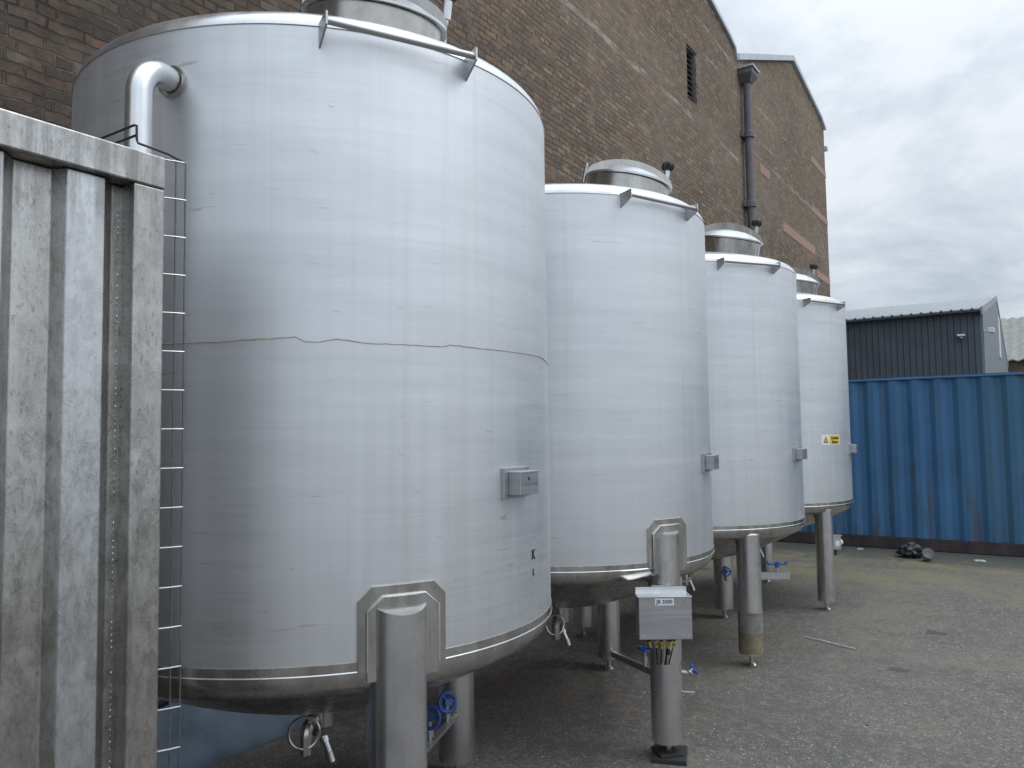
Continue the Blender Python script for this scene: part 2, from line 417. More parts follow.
def face_matrix(pos, az):
    """local x to the right as seen by somebody facing the surface whose outward normal has azimuth az; y up; z outward"""
    nrm = Vector((math.cos(R(az)), math.sin(R(az)), 0)); up = Vector((0, 0, 1)); x = up.cross(nrm)
    return Matrix(((x.x, up.x, nrm.x, pos[0]), (x.y, up.y, nrm.y, pos[1]), (x.z, up.z, nrm.z, pos[2]), (0, 0, 0, 1)))

# ------------------------------------------------------------------ ground
bm = BM()
prism(bm, [(-900, -900), (900, -900), (900, 900), (-900, 900)], -.5, 0)
g = obj('ground', bm, M['asphalt']); tag(g, kind='structure')
bm = BM()
for i in range(1500):
    d = 2.6 + 9.5 * random.random() ** 1.3; a = R(random.uniform(0, 46))
    x, y = d * math.cos(a), d * math.sin(a)
    if y > 4.3 or x > 11.9: continue
    s = random.uniform(.0022, .0055) * (1 + (random.random() > .96) * .8)
    r = bmesh.ops.create_icosphere(bm, subdivisions=1, radius=s)
    for v in r['verts']: v.co = Vector((v.co.x * random.uniform(.7, 1.3), v.co.y * random.uniform(.7, 1.3), v.co.z * .6)) + Vector((x, y, s * .3))
tag(obj('loose_gravel', bm, M['stone']), 'tiny loose grey stones scattered over the asphalt yard', 'gravel', kind='stuff')

# ------------------------------------------------------------------ brick buildings
W = 4.5
def gable_building(name, xs_roof, depth, label, y0=W):
    b = empty(name, (0, 0, 0)); tag(b, label, 'building')
    return b
bA = gable_building('brick_warehouse', None, 0, 'tall old brown brick warehouse wall with louvred window, directly behind the tanks')
yb = W + 14
bm = BM(); prism(bm, [(-9, 0), (14.5, 0), (14.5, 8.75), (14.38, 8.97), (14.15, 9.05), (5.0, 11.1), (-9, 8.3)], W, yb, 'y'); wallA = obj('wall', bm, M['brick'], bA)
# window reveal cut into wall A
def boolean_cut(o, boxes):
    cb = BM()
    for c, s in boxes: box(cb, c, s)
    me = bpy.data.meshes.new('cut'); cb.to_mesh(me); cb.free(); c = bpy.data.objects.new('cut', me); COL.objects.link(c)
    md = o.modifiers.new('b', 'BOOLEAN'); md.object = c; md.operation = 'DIFFERENCE'; md.solver = 'EXACT'
    dg = bpy.context.evaluated_depsgraph_get(); nm = bpy.data.meshes.new_from_object(o.evaluated_get(dg))
    o.modifiers.clear(); o.data = nm; bpy.data.objects.remove(c)
boolean_cut(wallA, [((12.14, W, 7.58), (.42, .40, .92))])
bm = BM()
for i in range(10): box(bm, (12.14, W + .085, 7.17 + i * .092), (.414, .012, .085), M4=Matrix.Translation((12.14, W + .085, 7.17 + i * .092)) @ Matrix.Rotation(R(-35), 4, 'X') @ Matrix.Translation((-12.14, -W - .085, -7.17 - i * .092)))
win = obj('louvred_window', bm, M['iron'], bA)
bm = BM()
for x in (11.945, 12.335): box(bm, (x, W + .05, 7.58), (.024, .06, .91))
for z in (7.135, 8.025): box(bm, (12.14, W + .05, z), (.36, .06, .024))
obj('frame', bm, M['iron'], win)
bm = BM(); box(bm, (12.14, W + .17, 7.58), (.414, .012, .91)); obj('backing', bm, M['louvre'], win)
bm = BM()
prism(bm, [(14.52, 8.78), (14.40, 8.98), (14.15, 9.065), (5.0, 11.115), (5.0, 11.19), (14.17, 9.14), (14.46, 9.03), (14.56, 8.80)], W - .05, W + .35, 'y')
prism(bm, [(4.999, 11.115), (-9, 8.315), (-9, 8.40), (4.999, 11.19)], W - .05, W + .35, 'y')
obj('coping', bm, M['coping'], bA)
bm = BM()
prism(bm, [(14.1, 9.10), (5.0, 11.135), (5.0, 11.18), (14.1, 9.14)], W + .36, yb + .2, 'y')
prism(bm, [(4.999, 11.135), (-9, 8.34), (-9, 8.38), (4.999, 11.18)], W + .36, yb + .2, 'y')
obj('roof', bm, M['slate'], bA)

bB = gable_building('brick_warehouse', None, 0, 'far end gable of the brick warehouse, with pale coping and pink brick patches')
bm = BM(); prism(bm, [(14.505, 0), (22.25, 0), (22.15, 9.92), (21.70, 10.08), (18.88, 10.53), (14.505, 8.78)], W + .002, yb, 'y'); obj('wall', bm, M['brick'], bB)
bm = BM(); prism(bm, [(14.60, 8.825), (18.88, 10.538), (21.70, 10.088), (22.2, 9.91), (22.25, 9.98), (21.73, 10.17), (18.88, 10.66), (14.60, 8.95)], W - .06, W + .35, 'y'); obj('coping', bm, M['coping'], bB)
bm = BM(); prism(bm, [(14.64, 8.87), (18.88, 10.57), (21.70, 10.12), (22.15, 9.95), (22.15, 9.98), (21.73, 10.15), (18.88, 10.62), (14.64, 8.92)], W + .36, yb + .2, 'y'); obj('roof', bm, M['slate'], bB)
for x0, x1, za, zb_ in ((17.57, 20.6, 6.12, 6.33), (20.53, 22.19, 8.56, 8.74), (20.43, 22.2, 7.24, 7.40), (20.7, 22.21, 5.60, 5.78), (15.93, 16.6, 7.0, 7.18)):
    bm = BM(); box(bm, ((x0 + x1) / 2, W + .02, (za + zb_) / 2), (x1 - x0, .05, zb_ - za)); obj('lintel', bm, M['lintel'], bB)
bm = BM(); cyl(bm, (22.33, W + .12, 4.6), (22.33, W + .12, 6.15), .05, 12); cyl(bm, (22.33, W + .12, 6.15), (22.33, W + .12, 6.22), .09, 12); obj('vent_pipe', bm, M['white'], bB)
bm = BM(); box(bm, (22.29, W + .1, 9.42), (.16, .3, .10)); obj('kneeler', bm, M['coping'], bB)
# downpipe
dp = empty('rainwater_downpipe', (14.84, W, 0)); tag(dp, 'dark cast iron downpipe with square hopper head in the roof valley', 'downpipe')
bm = BM(); cyl(bm, (0, -.11, 0), (0, -.11, 8.45), .072, 20)
obj('pipe', bm, M['iron'], dp, True)
for z in (7.42, 6.05, 4.6, 3.2, 1.8):
    bm = BM(); lathe(bm, [(.073, z - .08), (.102, z - .08), (.102, z + .02), (.092, z + .05), (.073, z + .05)], 20, Matrix.Translation((0, -.11, 0)))
    box(bm, (0, -.025, z - .03), (.36, .05, .10)); obj('collar', bm, M['iron'], dp)
bm = BM()
vs = [bm.verts.new(c) for c in ((-.085, -.195, 8.42), (.085, -.195, 8.42), (.085, -.012, 8.42), (-.085, -.012, 8.42), (-.20, -.27, 8.56), (.20, -.27, 8.56), (.20, -.012, 8.56), (-.20, -.012, 8.56), (-.20, -.27, 8.66), (.20, -.27, 8.66), (.20, -.012, 8.66), (-.20, -.012, 8.66))]
for a in ((0, 1, 2, 3), (0, 1, 5, 4), (1, 2, 6, 5), (2, 3, 7, 6), (3, 0, 4, 7), (4, 5, 9, 8), (5, 6, 10, 9), (6, 7, 11, 10), (7, 4, 8, 11), (8, 9, 10, 11)): bm.faces.new([vs[i] for i in a])
obj('hopper', bm, M['iron'], dp)
bm = BM(); box(bm, (0, -.15, 8.68), (.44, .30, .035)); obj('hopper_rim', bm, M['coping'], dp)

# ------------------------------------------------------------------ storage tanks
RAD = .9; ZB = .953; ZT = 2.843
def valve_wheel(pos, rad, parent, tilt=0, rz=0):
    mt = Matrix.Translation(Vector(pos)) @ Matrix.Rotation(rz, 4, 'Z') @ Matrix.Rotation(tilt, 4, 'X')
    bm = BM()
    tube(bm, [mt @ Vector((rad * math.cos(a * PI / 8), rad * math.sin(a * PI / 8), 0)) for a in range(16)], rad * .2, 8, True)
    for k in range(3):
        a = k * 2 * PI / 3; cyl(bm, mt @ Vector((0, 0, 0)), mt @ Vector((rad * math.cos(a), rad * math.sin(a), 0)), rad * .15, 8)
    lathe(bm, [(0, -.012), (rad * .38, -.012), (rad * .38, .012), (0, .012)], 12, mt)
    return obj('valve_wheel', bm, M['blueplastic'], parent, True)

def make_tank(k, x, y, th, legaz, legr, legtop, manaz, mandz, boxaz, pads, label):
    T = empty('storage_tank', (x, y, 0)); tag(T, label, 'tank', 'row of stainless steel tanks')
    bm = BM(); lathe(bm, [(RAD, ZB + .029), (RAD, ZT)], 192); sh = obj('shell', bm, M['shell%d' % k], T, True)
    # polished strip, bottom seam bead
    bm = BM(); lathe(bm, [(RAD + .0005, ZB + .029), (RAD + .0025, ZB + .028), (RAD + .0025, ZB + .004), (RAD - .002, ZB)], 192); obj('bottom_band', bm, M['polish'], T, True)
    bm = BM(); tube(bm, [polar(a * 2.5, RAD + .002, ZB) for a in range(144)], .0032, 6, True); obj('weld_bead', bm, M['bright'], T, True)
    # dished bottom
    prof = [(RAD - .002, ZB)]
    for i in range(1, 9):
        a = i / 8 * PI / 2 * .8; prof.append((RAD - .09 * (1 - math.cos(a)), ZB - .085 * math.sin(a)))
    r0, z0 = prof[-1]
    for i in range(1, 13):
        t = i / 12; prof.append((r0 * (1 - t) + .055 * t, z0 - .26 * (1 - (1 - t) ** 1.6)))
    zc = prof[-1][1]; prof.append((0, zc))
    bm = BM(); lathe(bm, prof, 128); obj('bottom_dish', bm, M['polish'], T, True)
    # dished top with knuckle
    prof = [(RAD, ZT)]
    for i in range(1, 9):
        a = i / 8 * PI / 2 * .86; prof.append((RAD - .10 * (1 - math.cos(a)), ZT + .075 * math.sin(a)))
    r0, z0 = prof[-1]
    for i in range(1, 11):
        t = i / 10; prof.append((r0 * (1 - t), z0 + .15 * (1 - (1 - t) ** 1.9)))
    bm = BM(); lathe(bm, prof, 128); obj('top_dish', bm, M['bright'], T, True)
    bm = BM(); tube(bm, [polar(a * 2.5, RAD + .0005, ZT) for a in range(144)], .0022, 6, True); obj('top_seam', bm, M['satin'], T, True)
    # legs
    for i, a in enumerate(legaz):
        r = legr[i]; ft = polar(a, r, 0); zt = legtop[i]; zb_ = .085
        bm = BM(); seg = 40; rad = (.087, .080, .083, .078)[k]
        if pads[i]:      # leg stands proud of the shell: sloping half-moon cap
            cap = empty  # noqa
            A = [bm.verts.new(ft + Vector((rad * math.cos(2 * PI * j / seg), rad * math.sin(2 * PI * j / seg), zb_))) for j in range(seg)]
            B = []
            for j in range(seg):
                v = ft + Vector((rad * math.cos(2 * PI * j / seg), rad * math.sin(2 * PI * j / seg), 0))
                out = v.to_2d().length - RAD
                B.append(bm.verts.new(Vector((v.x, v.y, zt - max(0, out) * .42))))
            for j in range(seg): bm.faces.new((A[j], A[(j + 1) % seg], B[(j + 1) % seg], B[j]))
            bm.faces.new(A[::-1]); bm.faces.new(B)
        else:
            cyl(bm, ft + Vector((0, 0, zb_)), ft + Vector((0, 0, zt)), rad, seg)
        leg = obj('leg', bm, M['leg'], T, True, sharp=30)
        bm = BM(); cyl(bm, ft + Vector((0, 0, .02)), ft + Vector((0, 0, zb_ + .02)), .016, 12)
        lathe(bm, [(0, 0), (.034, 0), (.034, .008), (.020, .022), (0, .024)], 16, Matrix.Translation(ft))
        lathe(bm, [(0, zb_ - .018), (.028, zb_ - .018), (.028, zb_ - .002), (0, zb_ - .002)], 6, Matrix.Translation(ft))
        obj('foot', bm, M['leg'], leg, True)
        if pads[i]:
            bm = BM(); curved_plate(bm, a - 8.2, a + 9.2, ZB - .002, ZB + .238, RAD - .01, RAD + .007, .040)
            curved_plate(bm, a - 6.5, a + 7.5, ZB - .03, ZB + .208, RAD - .01, RAD + .013, .040); obj('mounting_pad', bm, M['polish'], leg, False, .0015)
            bm = BM()
            e = 7.0; a = a + .5; q = 45 / RAD * 180 / PI / 1000
            pts = [polar(a - e, RAD + .0135, ZB), polar(a - e, RAD + .0135, ZB + .168)] + [polar(a - e + q + (2 * e - 2 * q) * t / 8, RAD + .0135, ZB + .208) for t in range(9)] + [polar(a + e, RAD + .0135, ZB + .168), polar(a + e, RAD + .0135, ZB)]
            tube(bm, pts, .0028, 6); obj('weld', bm, M['bright'], leg, True)
    # outlet in the middle of the bottom dish with elbow, clamp ring and drain tap
    ou = BM(); cyl(ou, (0, 0, zc + .03), (0, 0, zc - .10), .053, 24); lathe(ou, [(0, 0), (.04, 0), (.053, .035), (0, .035)], 24, Matrix.Translation((0, 0, zc - .135)))
    outl = obj('outlet', ou, M['polish'], T, True)
    bm = BM(); dd = polar(192, 1)
    tube(bm, arc_bend((0, 0, zc - .07), dd * .10 + Vector((0, 0, zc - .07)), dd * .10 + Vector((0, 0, zc - .18)), .05, 8), .024, 10)
    mt = Matrix.Translation(dd * .11 + Vector((0, 0, zc - .10))) @ Matrix.Rotation(R(-128), 4, 'Z') @ Matrix.Rotation(R(82), 4, 'Y')
    tube(bm, [mt @ Vector((.056 * math.cos(j * PI / 12), .056 * math.sin(j * PI / 12), 0)) for j in range(24)], .007, 8, True)
    obj('clamp_ring', bm, M['polish'], outl, True)
    bm = BM(); v0 = Vector((0, 0, zc - .13)); vd = Vector((.012, -.030, -.075)); cyl(bm, v0, v0 + vd * .5, .018, 14); cyl(bm, v0 + vd * .45, v0 + vd, .013, 14)
    cyl(bm, v0 + vd, v0 + vd * 1.35 + Vector((0, 0, -.01)), .017, 12); obj('drain_tap', bm, M['leg'], outl, True)
    # manway, tilted with the dished top
    mr_ = .44; base = polar(manaz, mr_, ZT + .150 + mandz)
    tilt = Matrix.Translation(base) @ Matrix.Rotation(R(manaz), 4, 'Z') @ Matrix.Rotation(R(12), 4, 'Y') @ Matrix.Rotation(-R(manaz), 4, 'Z')
    mw = None
    bm = BM(); lathe(bm, [(.243, -.10), (.243, .125), (.236, .125), (.236, -.10)], 72, tilt, close=True); mw = obj('manway', bm, M['polish'], T, True)
    bm = BM(); lathe(bm, [(.262, .128), (.262, .138), (.242, .147), (.195, .176), (.14, .197), (.07, .211), (0, .214)], 72, tilt)
    lathe(bm, [(.262, .128), (0, .128)], 72, tilt); lid = obj('lid', bm, M['bright'], mw, True)
    # arched clamp arm across the lid (hinge on one side, black hand knob on the other)
    ra = R(-56)
    rot = tilt @ Matrix.Rotation(ra, 4, 'Z')
    bm = BM(); top = []; bot = []
    for j in range(25):
        t = j / 24; xx = -.262 + .524 * t; zz = .160 + .112 * math.sin(PI * t) ** .55
        top.append((xx, zz)); bot.append((xx, max(.130, zz - .062)))
    for yy in (-.012,):
        A = [bm.verts.new(rot @ Vector((u, -.014, w))) for u, w in top]; B = [bm.verts.new(rot @ Vector((u, -.014, w))) for u, w in bot]
        A2 = [bm.verts.new(rot @ Vector((u, .014, w))) for u, w in top]; B2 = [bm.verts.new(rot @ Vector((u, .014, w))) for u, w in bot]
        for j in range(24):
            bm.faces.new((A[j], A[j + 1], B[j + 1], B[j])); bm.faces.new((A2[j], B2[j], B2[j + 1], A2[j + 1]))
            bm.faces.new((A[j], A2[j], A2[j + 1], A[j + 1])); bm.faces.new((B[j], B[j + 1], B2[j + 1], B2[j]))
        bm.faces.new((A[0], B[0], B2[0], A2[0])); bm.faces.new((A[-1], A2[-1], B2[-1], B[-1]))
    cyl(bm, rot @ Vector((-.266, 0, .09)), rot @ Vector((-.266, 0, .21)), .011, 10)
    cyl(bm, rot @ Vector((0.02, 0, .18)), rot @ Vector((.02, 0, .255)), .012, 10)
    obj('clamp_arm', bm, M['polish'], mw)
    rk = tilt @ Matrix.Rotation(R(-26), 4, 'Z') @ Matrix.Translation((0, 0, .085))
    bm = BM(); cyl(bm, rk @ Vector((.272, 0, -.09)), rk @ Vector((.272, 0, .215)), .011, 10); cyl(bm, rk @ Vector((.272, 0, .135)), rk @ Vector((.272, 0, .205)), .019, 12)
    box(bm, (.258, 0, -.02), (.04, .04, .02), M4=rk); cb = obj('clamp_bolt', bm, M['bright'], mw, True)
    bm = BM(); seg = 40; prf = [(0, .205), (.022, .205), (.030, .212), (.036, .222), (.036, .246), (.028, .256), (0, .258)]
    rings = []
    kt = rk @ Matrix.Translation((.272, 0, 0))
    for r_, z_ in prf:
        if r_ == 0: rings.append([bm.verts.new(kt @ Vector((0, 0, z_)))])
        else: rings.append([bm.verts.new(kt @ Vector((r_ * (1 + .14 * math.cos(6 * 2 * PI * j / seg)) * math.cos(2 * PI * j / seg), r_ * (1 + .14 * math.cos(6 * 2 * PI * j / seg)) * math.sin(2 * PI * j / seg), z_))) for j in range(seg)])
    for A, B in zip(rings, rings[1:]):
        for j in range(seg):
            jj = (j + 1) % seg
            if len(A) == 1: bm.faces.new((A[0], B[jj], B[j]))
            elif len(B) == 1: bm.faces.new((A[j], A[jj], B[0]))
            else: bm.faces.new((A[j], A[jj], B[jj], B[j]))
    obj('hand_knob', bm, M['black'], cb, True)
    # guard bar on two gusset brackets in front of the manway
    dirv = polar(th, 1); ends = []
    for s_ in (-15.5, 15.5):
        gb = BM()
        p = polar(th + s_, RAD - .006); q = dirv * .088
        nrm = Vector((-dirv.y, dirv.x, 0)) * .003
        prof2 = [(0, ZT - .070), (0, ZT + .008), (.95, ZT + .012), (1, ZT + .008), (1, ZT - .030)]
        A = [gb.verts.new(p + q * u + nrm + Vector((0, 0, z))) for u, z in prof2]; B = [gb.verts.new(p + q * u - nrm + Vector((0, 0, z))) for u, z in prof2]
        for j in range(5): gb.faces.new((A[j], A[(j + 1) % 5], B[(j + 1) % 5], B[j]))
        gb.faces.new(A[::-1]); gb.faces.new(B)
        ends.append(p + q * .84 + Vector((0, 0, ZT - .014)))
        br = obj('guard_bracket', gb, M['satin'], T)
    bm = BM(); e0, e1 = ends; d = (e1 - e0).normalized(); cyl(bm, e0 + d * .001, e1 - d * .001, .0105, 14); obj('guard_bar', bm, M['satin'], T, True)
    # small steel terminal box
    p = polar(boxaz, RAD, 1.465); F = face_matrix(p, boxaz)
    bm = BM(); box(bm, (0, 0, .004), (.155, .100, .014), M4=F); plate = obj('sensor_plate', bm, M['satin'], T, False, .001)
    bm = BM(); box(bm, (.004, 0, .034), (.118, .078, .046), M4=F); sb = obj('sensor_box', bm, M['satin'], plate, False, .002)
    bm = BM(); box(bm, (.0, .014, .0575), (.006, .012, .002), M4=F); obj('slot', bm, M['ink'], sb)
    return T, zc

spec = [
    (2.167, 2.371, -118, (-118, 1, 121), (.87, .87, .87), -110, 0, -88.2, (True, False, False),
     'nearest and largest-looking stainless tank, with a wavy brown line round its middle'),
    (4.105, 2.428, -112, (-112, 8, 128), (.87, .86, .87), -78, 0, -84.6, (True, False, False),
     'stainless tank with a grey control box marked JB 2000 on its front leg'),
    (6.050, 2.392, -126, (-127.3, -1, 118.5), (.82, .81, .84), -104, 0, -93.5, (False, False, False),
     'stainless tank whose front leg has a tan taped band, third from the camera'),
    (8.020, 2.411, -116.5, (-117.6, 10, 120), (.82, .72, .80), -103, 0, -86, (False, False, False),
     'farthest stainless tank, with a yellow warning sticker on its shell'),
]
TK = []
for k, (x, y, th, la, lr, ma, mz, ba, pads, lab) in enumerate(spec):
    tops = [1.135 if pads[i] else ZB - .045 for i in range(3)]
    TK.append(make_tank(k, x, y, th, la, lr, tops, ma, mz, ba, pads, lab))
def kids(o, nm): return [c for c in o.children if c.name.split('.')[0] == nm]

# --- first tank: wavy brown line, side vent pipe, worn marker letters, valve rail
T, zc = TK[0]
path = [(-197, 1.896), (-185, 1.902), (-172, 1.897), (-157.7, 1.900), (-151.3, 1.900), (-146.3, 1.905), (-142, 1.908), (-137.4, 1.913), (-135.7, 1.899), (-133.3, 1.899), (-129.9, 1.909), (-124.3, 1.898), (-116.9, 1.899), (-109.5, 1.899), (-106.7, 1.907), (-99.3, 1.904), (-91.3, 1.906), (-82.8, 1.907), (-73.7, 1.911), (-62, 1.900), (-50, 1.908)]
pts = []
for (a0, z0), (a1, z1) in zip(path, path[1:]):
    for i in range(8):
        t = i / 8; a = a0 + (a1 - a0) * t
        pts.append(polar(a, RAD + .0012, z0 + (z1 - z0) * t + .0022 * noise.noise(Vector((a * .9, 0, 3)))))
bm = BM(); tube(bm, pts, .0011, 6); tag(obj('stain_line', bm, M['brown_line'], T), 'wavy brown line running round the tank at mid height')
paz = -161.6; z = 2.682
bm = BM(); p0 = polar(paz, RAD - .01, z); p1 = polar(paz, RAD + .135, z); tube(bm, arc_bend(p0, p1, (p1.x, p1.y, .35), .095, 14), .036, 28)
vp = obj('vent_pipe', bm, M['bright'], T, True)
bm = BM(); lathe(bm, [(.040, -.004), (.047, -.004), (.047, .010), (.040, .010)], 28, Matrix.Translation(polar(paz, RAD + .002, z)) @ Matrix.Rotation(R(paz), 4, 'Z') @ Matrix.Rotation(R(90), 4, 'Y'), close=True); obj('weld_collar', bm, M['polish'], vp, True)
text('marker_letter', 'K', .044, M['ink'], T, face_matrix(polar(-79.6, RAD + .001, 1.205), -79.6), bold=.0016)
text('marker_letter', 'L', .030, M['ink'], T, face_matrix(polar(-79.6, RAD + .001, 1.145), -79.6) @ Matrix.Rotation(R(-12), 4, 'Z'), bold=.0014)
def rail_between(T, f, b, zf, zb_, t0, t1, wheels, legobj):
    f = Vector(f); b = Vector(b); P = lambda t: Vector((b.x + (f.x - b.x) * t, b.y + (f.y - b.y) * t, zb_ + (zf - zb_) * t))
    bm = BM(); d = (f - b).normalized(); nrm = Vector((-d.y, d.x, 0)) * .004
    A = []
    a, c = P(t0), P(t1)
    for off, lo, hi in ((0, -.018, .018),):
        vs = [bm.verts.new(q + s * nrm + Vector((0, 0, h))) for q in (a, c) for s in (-1, 1) for h in (lo, hi)]
        for q in ((0, 1, 3, 2), (4, 6, 7, 5), (0, 4, 5, 1), (2, 3, 7, 6), (0, 2, 6, 4), (1, 5, 7, 3)): bm.faces.new([vs[i] for i in q])
    n2 = nrm * 4.5
    vs = [bm.verts.new(q + s + Vector((0, 0, h))) for q in (a, c) for s in (nrm, nrm + n2) for h in (.013, .018)]
    for q in ((0, 1, 3, 2), (4, 6, 7, 5), (0, 4, 5, 1), (2, 3, 7, 6), (0, 2, 6, 4), (1, 5, 7, 3)): bm.faces.new([vs[i] for i in q])
    rl = obj('valve_rail', bm, M['satin'], T)
    for t, up, tl, rz, rd_ in wheels:
        q = P(t); bm = BM(); cyl(bm, q + Vector((0, 0, -.01)), q + Vector((0, 0, up)), .009, 10); cyl(bm, q + Vector((0, 0, up * .35)), q + Vector((0, 0, up * .7)), .016, 10)
        st = obj('valve', bm, M['satin'], rl, True)
        bm = BM(); valve_wheel(q + Vector((0, 0, up + .012)), rd_, rl, tl, rz); bm.free()
    return rl
fA = polar(-118, .87); bA_ = polar(1, .87)
rl = rail_between(T, fA, bA_, .62, .285, .06, .93, ((.24, .085, R(75), R(-25), .040), (.58, .085, R(75), R(-65), .038)), None)
bm = BM(); q = fA.lerp(bA_, .30); cyl(bm, (q.x, q.y, .40), (q.x, q.y, .80), .010, 10); obj('riser_pipe', bm, M['polish'], T, True)

# --- second tank: junction box with cables, rail, square rubber pad
T, zc = TK[1]
leg = kids(T, 'leg')[0]
lp = polar(-112, .87); faz = -146
bc = Vector((lp.x, lp.y, .731)) + polar(faz, .150) + polar(faz - 90, .034)
F = face_matrix(bc, faz) @ Matrix.Diagonal((.915, .92, .92, 1))
bm = BM(); box(bm, (0, 0, 0), (.282, .220, .10), M4=F); jb = obj('junction_box', bm, M['satin'], T, False, .003)
bm = BM(); box(bm, (-.002, .1115, -.004), (.290, .0045, .118), M4=F)
box(bm, (-.002, .128, -.056), (.278, .032, .006), M4=F); obj('rain_hood', bm, M['bright'], jb, False, .001)
bm = BM(); box(bm, (0, 0, -.072), (.10, .30, .006), M4=F); box(bm, (0, -.02, -.06), (.05, .05, .03), M4=F); obj('mounting_bracket', bm, M['satin'], jb)
bm = BM(); box(bm, (-.004, .086, .0512), (.100, .036, .0016), M4=F); lb = obj('name_plate', bm, M['white'], jb)
text('lettering', 'JB 2000', .0275, M['blueink'], lb, F @ Matrix.Translation((-.004, .086, .0528)), bold=.0003)
for sx in (-.12, .12):
    for sy in (-.092, .092):
        bm = BM(); lathe(bm, [(0, .003), (.004, .003), (.004, 0)], 8, F @ Matrix.Translation((sx, sy, .0505))); obj('screw', bm, M['bright'], jb)
for i, (u, w) in enumerate(((-.085, .01), (-.048, -.012), (-.018, .008), (.018, -.01), (.032, .012), (.054, 0))):
    a = F @ Vector((u, -.11, w)); b = F @ Vector((u * .92 + .004 * (i % 2), -.150, w * .5 - .006)); c_ = F @ Vector((u * .8 + random.uniform(-.01, .01), -.185, -.03))
    bm = BM(); cyl(bm, a, a + (b - a) * .4, .010, 10); tube(bm, [a, b, c_, F @ Vector((u * .6, -.27, -.06))], .0035, 8); cb = obj('cable', bm, M['black'], jb, True)
    bm = BM(); cyl(bm, a.lerp(b, .45), b + (c_ - b) * (.35 + .12 * (i % 3)), .0066, 10); obj('sleeve', bm, M['yellowtag'], cb, True)
bm = BM(); box(bm, F @ Vector((.02, -.19, -.01)), (.022, .018, .026)); obj('connector', bm, M['black'], jb, False, .002)
bm = BM(); box(bm, (lp.x + .01, lp.y - .005, .012), (.20, .17, .024), R(20)); box(bm, (lp.x - .005, lp.y + .005, .031), (.13, .12, .014), R(48)); tag(obj('rubber_pad', bm, M['rubber'], leg, False, .004), 'square black rubber pad under the front leg')
rl = rail_between(T, lp, polar(8, .86), .385, .11, .06, .93, ((.70, .10, R(15), R(20), .034),), None)
# second little valve on the yard side of the leg
q = lp + polar(-58, .12); bm = BM(); cyl(bm, (lp.x + .04, lp.y - .03, .415), (q.x, q.y, .415), .010, 10); cyl(bm, (q.x - .01, q.y, .415), (q.x + .02, q.y - .01, .43), .016, 10)
sv = obj('sample_valve', bm, M['satin'], T, True)
valve_wheel((q.x + .02, q.y - .01, .435), .030, sv, R(60), R(30))
bm = BM(); cyl(bm, (lp.x + .05, lp.y - .03, .315), (q.x + .02, q.y - .015, .315), .006, 8); obj('drain_stub', bm, M['satin'], T, True)
bm = BM(); q = polar(-97, .80, 0); cyl(bm, (q.x, q.y, ZB - .16), (q.x, q.y, ZB - .02), .018, 14); cyl(bm, (q.x, q.y, ZB - .19), (q.x, q.y, ZB - .15), .028, 14); obj('drain_nozzle', bm, M['leg'], T, True)

# --- third tank: tape band on the front leg, bracket arm with blue tap, wheel by rear leg
T, zc = TK[2]
leg = kids(T, 'leg')[0]; lp = polar(-127.3, .82)
for z0, z1, mm in ((.355, .375, 'tan'), (.235, .355, 'worn_tape'), (.095, .235, 'tan')):
    bm = BM(); lathe(bm, [(.0825, z0), (.0848, z0), (.0848, z1), (.0825, z1)], 40, Matrix.Translation(lp), close=True); obj('tape_band', bm, M[mm], leg, True)
d = polar(-56, 1); a = lp + d * .085
bm = BM(); box(bm, (a + d * .10)[:2] + (.615,), (.205, .006, .045), R(-56)); box(bm, (a + d * .10 + polar(34, .018))[:2] + (.637,), (.205, .036, .005), R(-56)); ar = obj('bracket_arm', bm, M['satin'], T)
q = a + d * .115; bm = BM(); cyl(bm, (q.x, q.y, .64), (q.x, q.y, .69), .010, 10); tp = obj('tap', bm, M['satin'], ar, True)
bm = BM(); cyl(bm, Vector((q.x, q.y, .70)) - d * .055, Vector((q.x, q.y, .70)) + d * .055, .008, 10); cyl(bm, (q.x, q.y, .675), (q.x, q.y, .712), .016, 12)
for s_ in (-1, 1): cyl(bm, Vector((q.x, q.y, .70)) + d * .055 * s_, Vector((q.x, q.y, .712)) + d * .07 * s_, .010, 10)
obj('tap_handle', bm, M['blueplastic'], tp, True)
q = polar(-1, .82) + polar(-150, .13); bm = BM(); cyl(bm, polar(-1, .82, .40), (q.x, q.y, .40), .012, 10); cyl(bm, (q.x, q.y, .34), (q.x, q.y, .41), .014, 10); sv = obj('sample_valve', bm, M['satin'], T, True)
valve_wheel((q.x, q.y, .42), .036, sv, R(75), R(-50))

# --- fourth tank: sticker, junction box on the far side of the front leg
T, zc = TK[3]
sa = -114.3; hw = .133 / .9 * 180 / PI
bm = BM(); curved_plate(bm, sa - hw, sa + hw, 1.553 - .046, 1.553 + .046, RAD, RAD + .0015, 0, 10); stk = obj('warning_sticker', bm, M['white'], T)
bm = BM(); curved_plate(bm, sa - hw * .20, sa + hw * .94, 1.553 - .041, 1.553 + .041, RAD + .0012, RAD + .0024, 0, 8); obj('yellow_panel', bm, M['yellow'], stk)
def tri(bm, F, s, z0, z1):
    A = [bm.verts.new(F @ Vector((s * math.sin(2 * PI * j / 3), s * math.cos(2 * PI * j / 3), z0))) for j in range(3)]
    B = [bm.verts.new(F @ Vector((s * math.sin(2 * PI * j / 3), s * math.cos(2 * PI * j / 3), z1))) for j in range(3)]
    for j in range(3): bm.faces.new((A[j], A[(j + 1) % 3], B[(j + 1) % 3], B[j]))
    bm.faces.new(A[::-1]); bm.faces.new(B)
az = sa - hw * .58; F = face_matrix(polar(az, RAD + .0012, 1.546), az)
bm = BM(); tri(bm, F, .040, 0, .0016); obj('triangle_border', bm, M['ink'], stk)
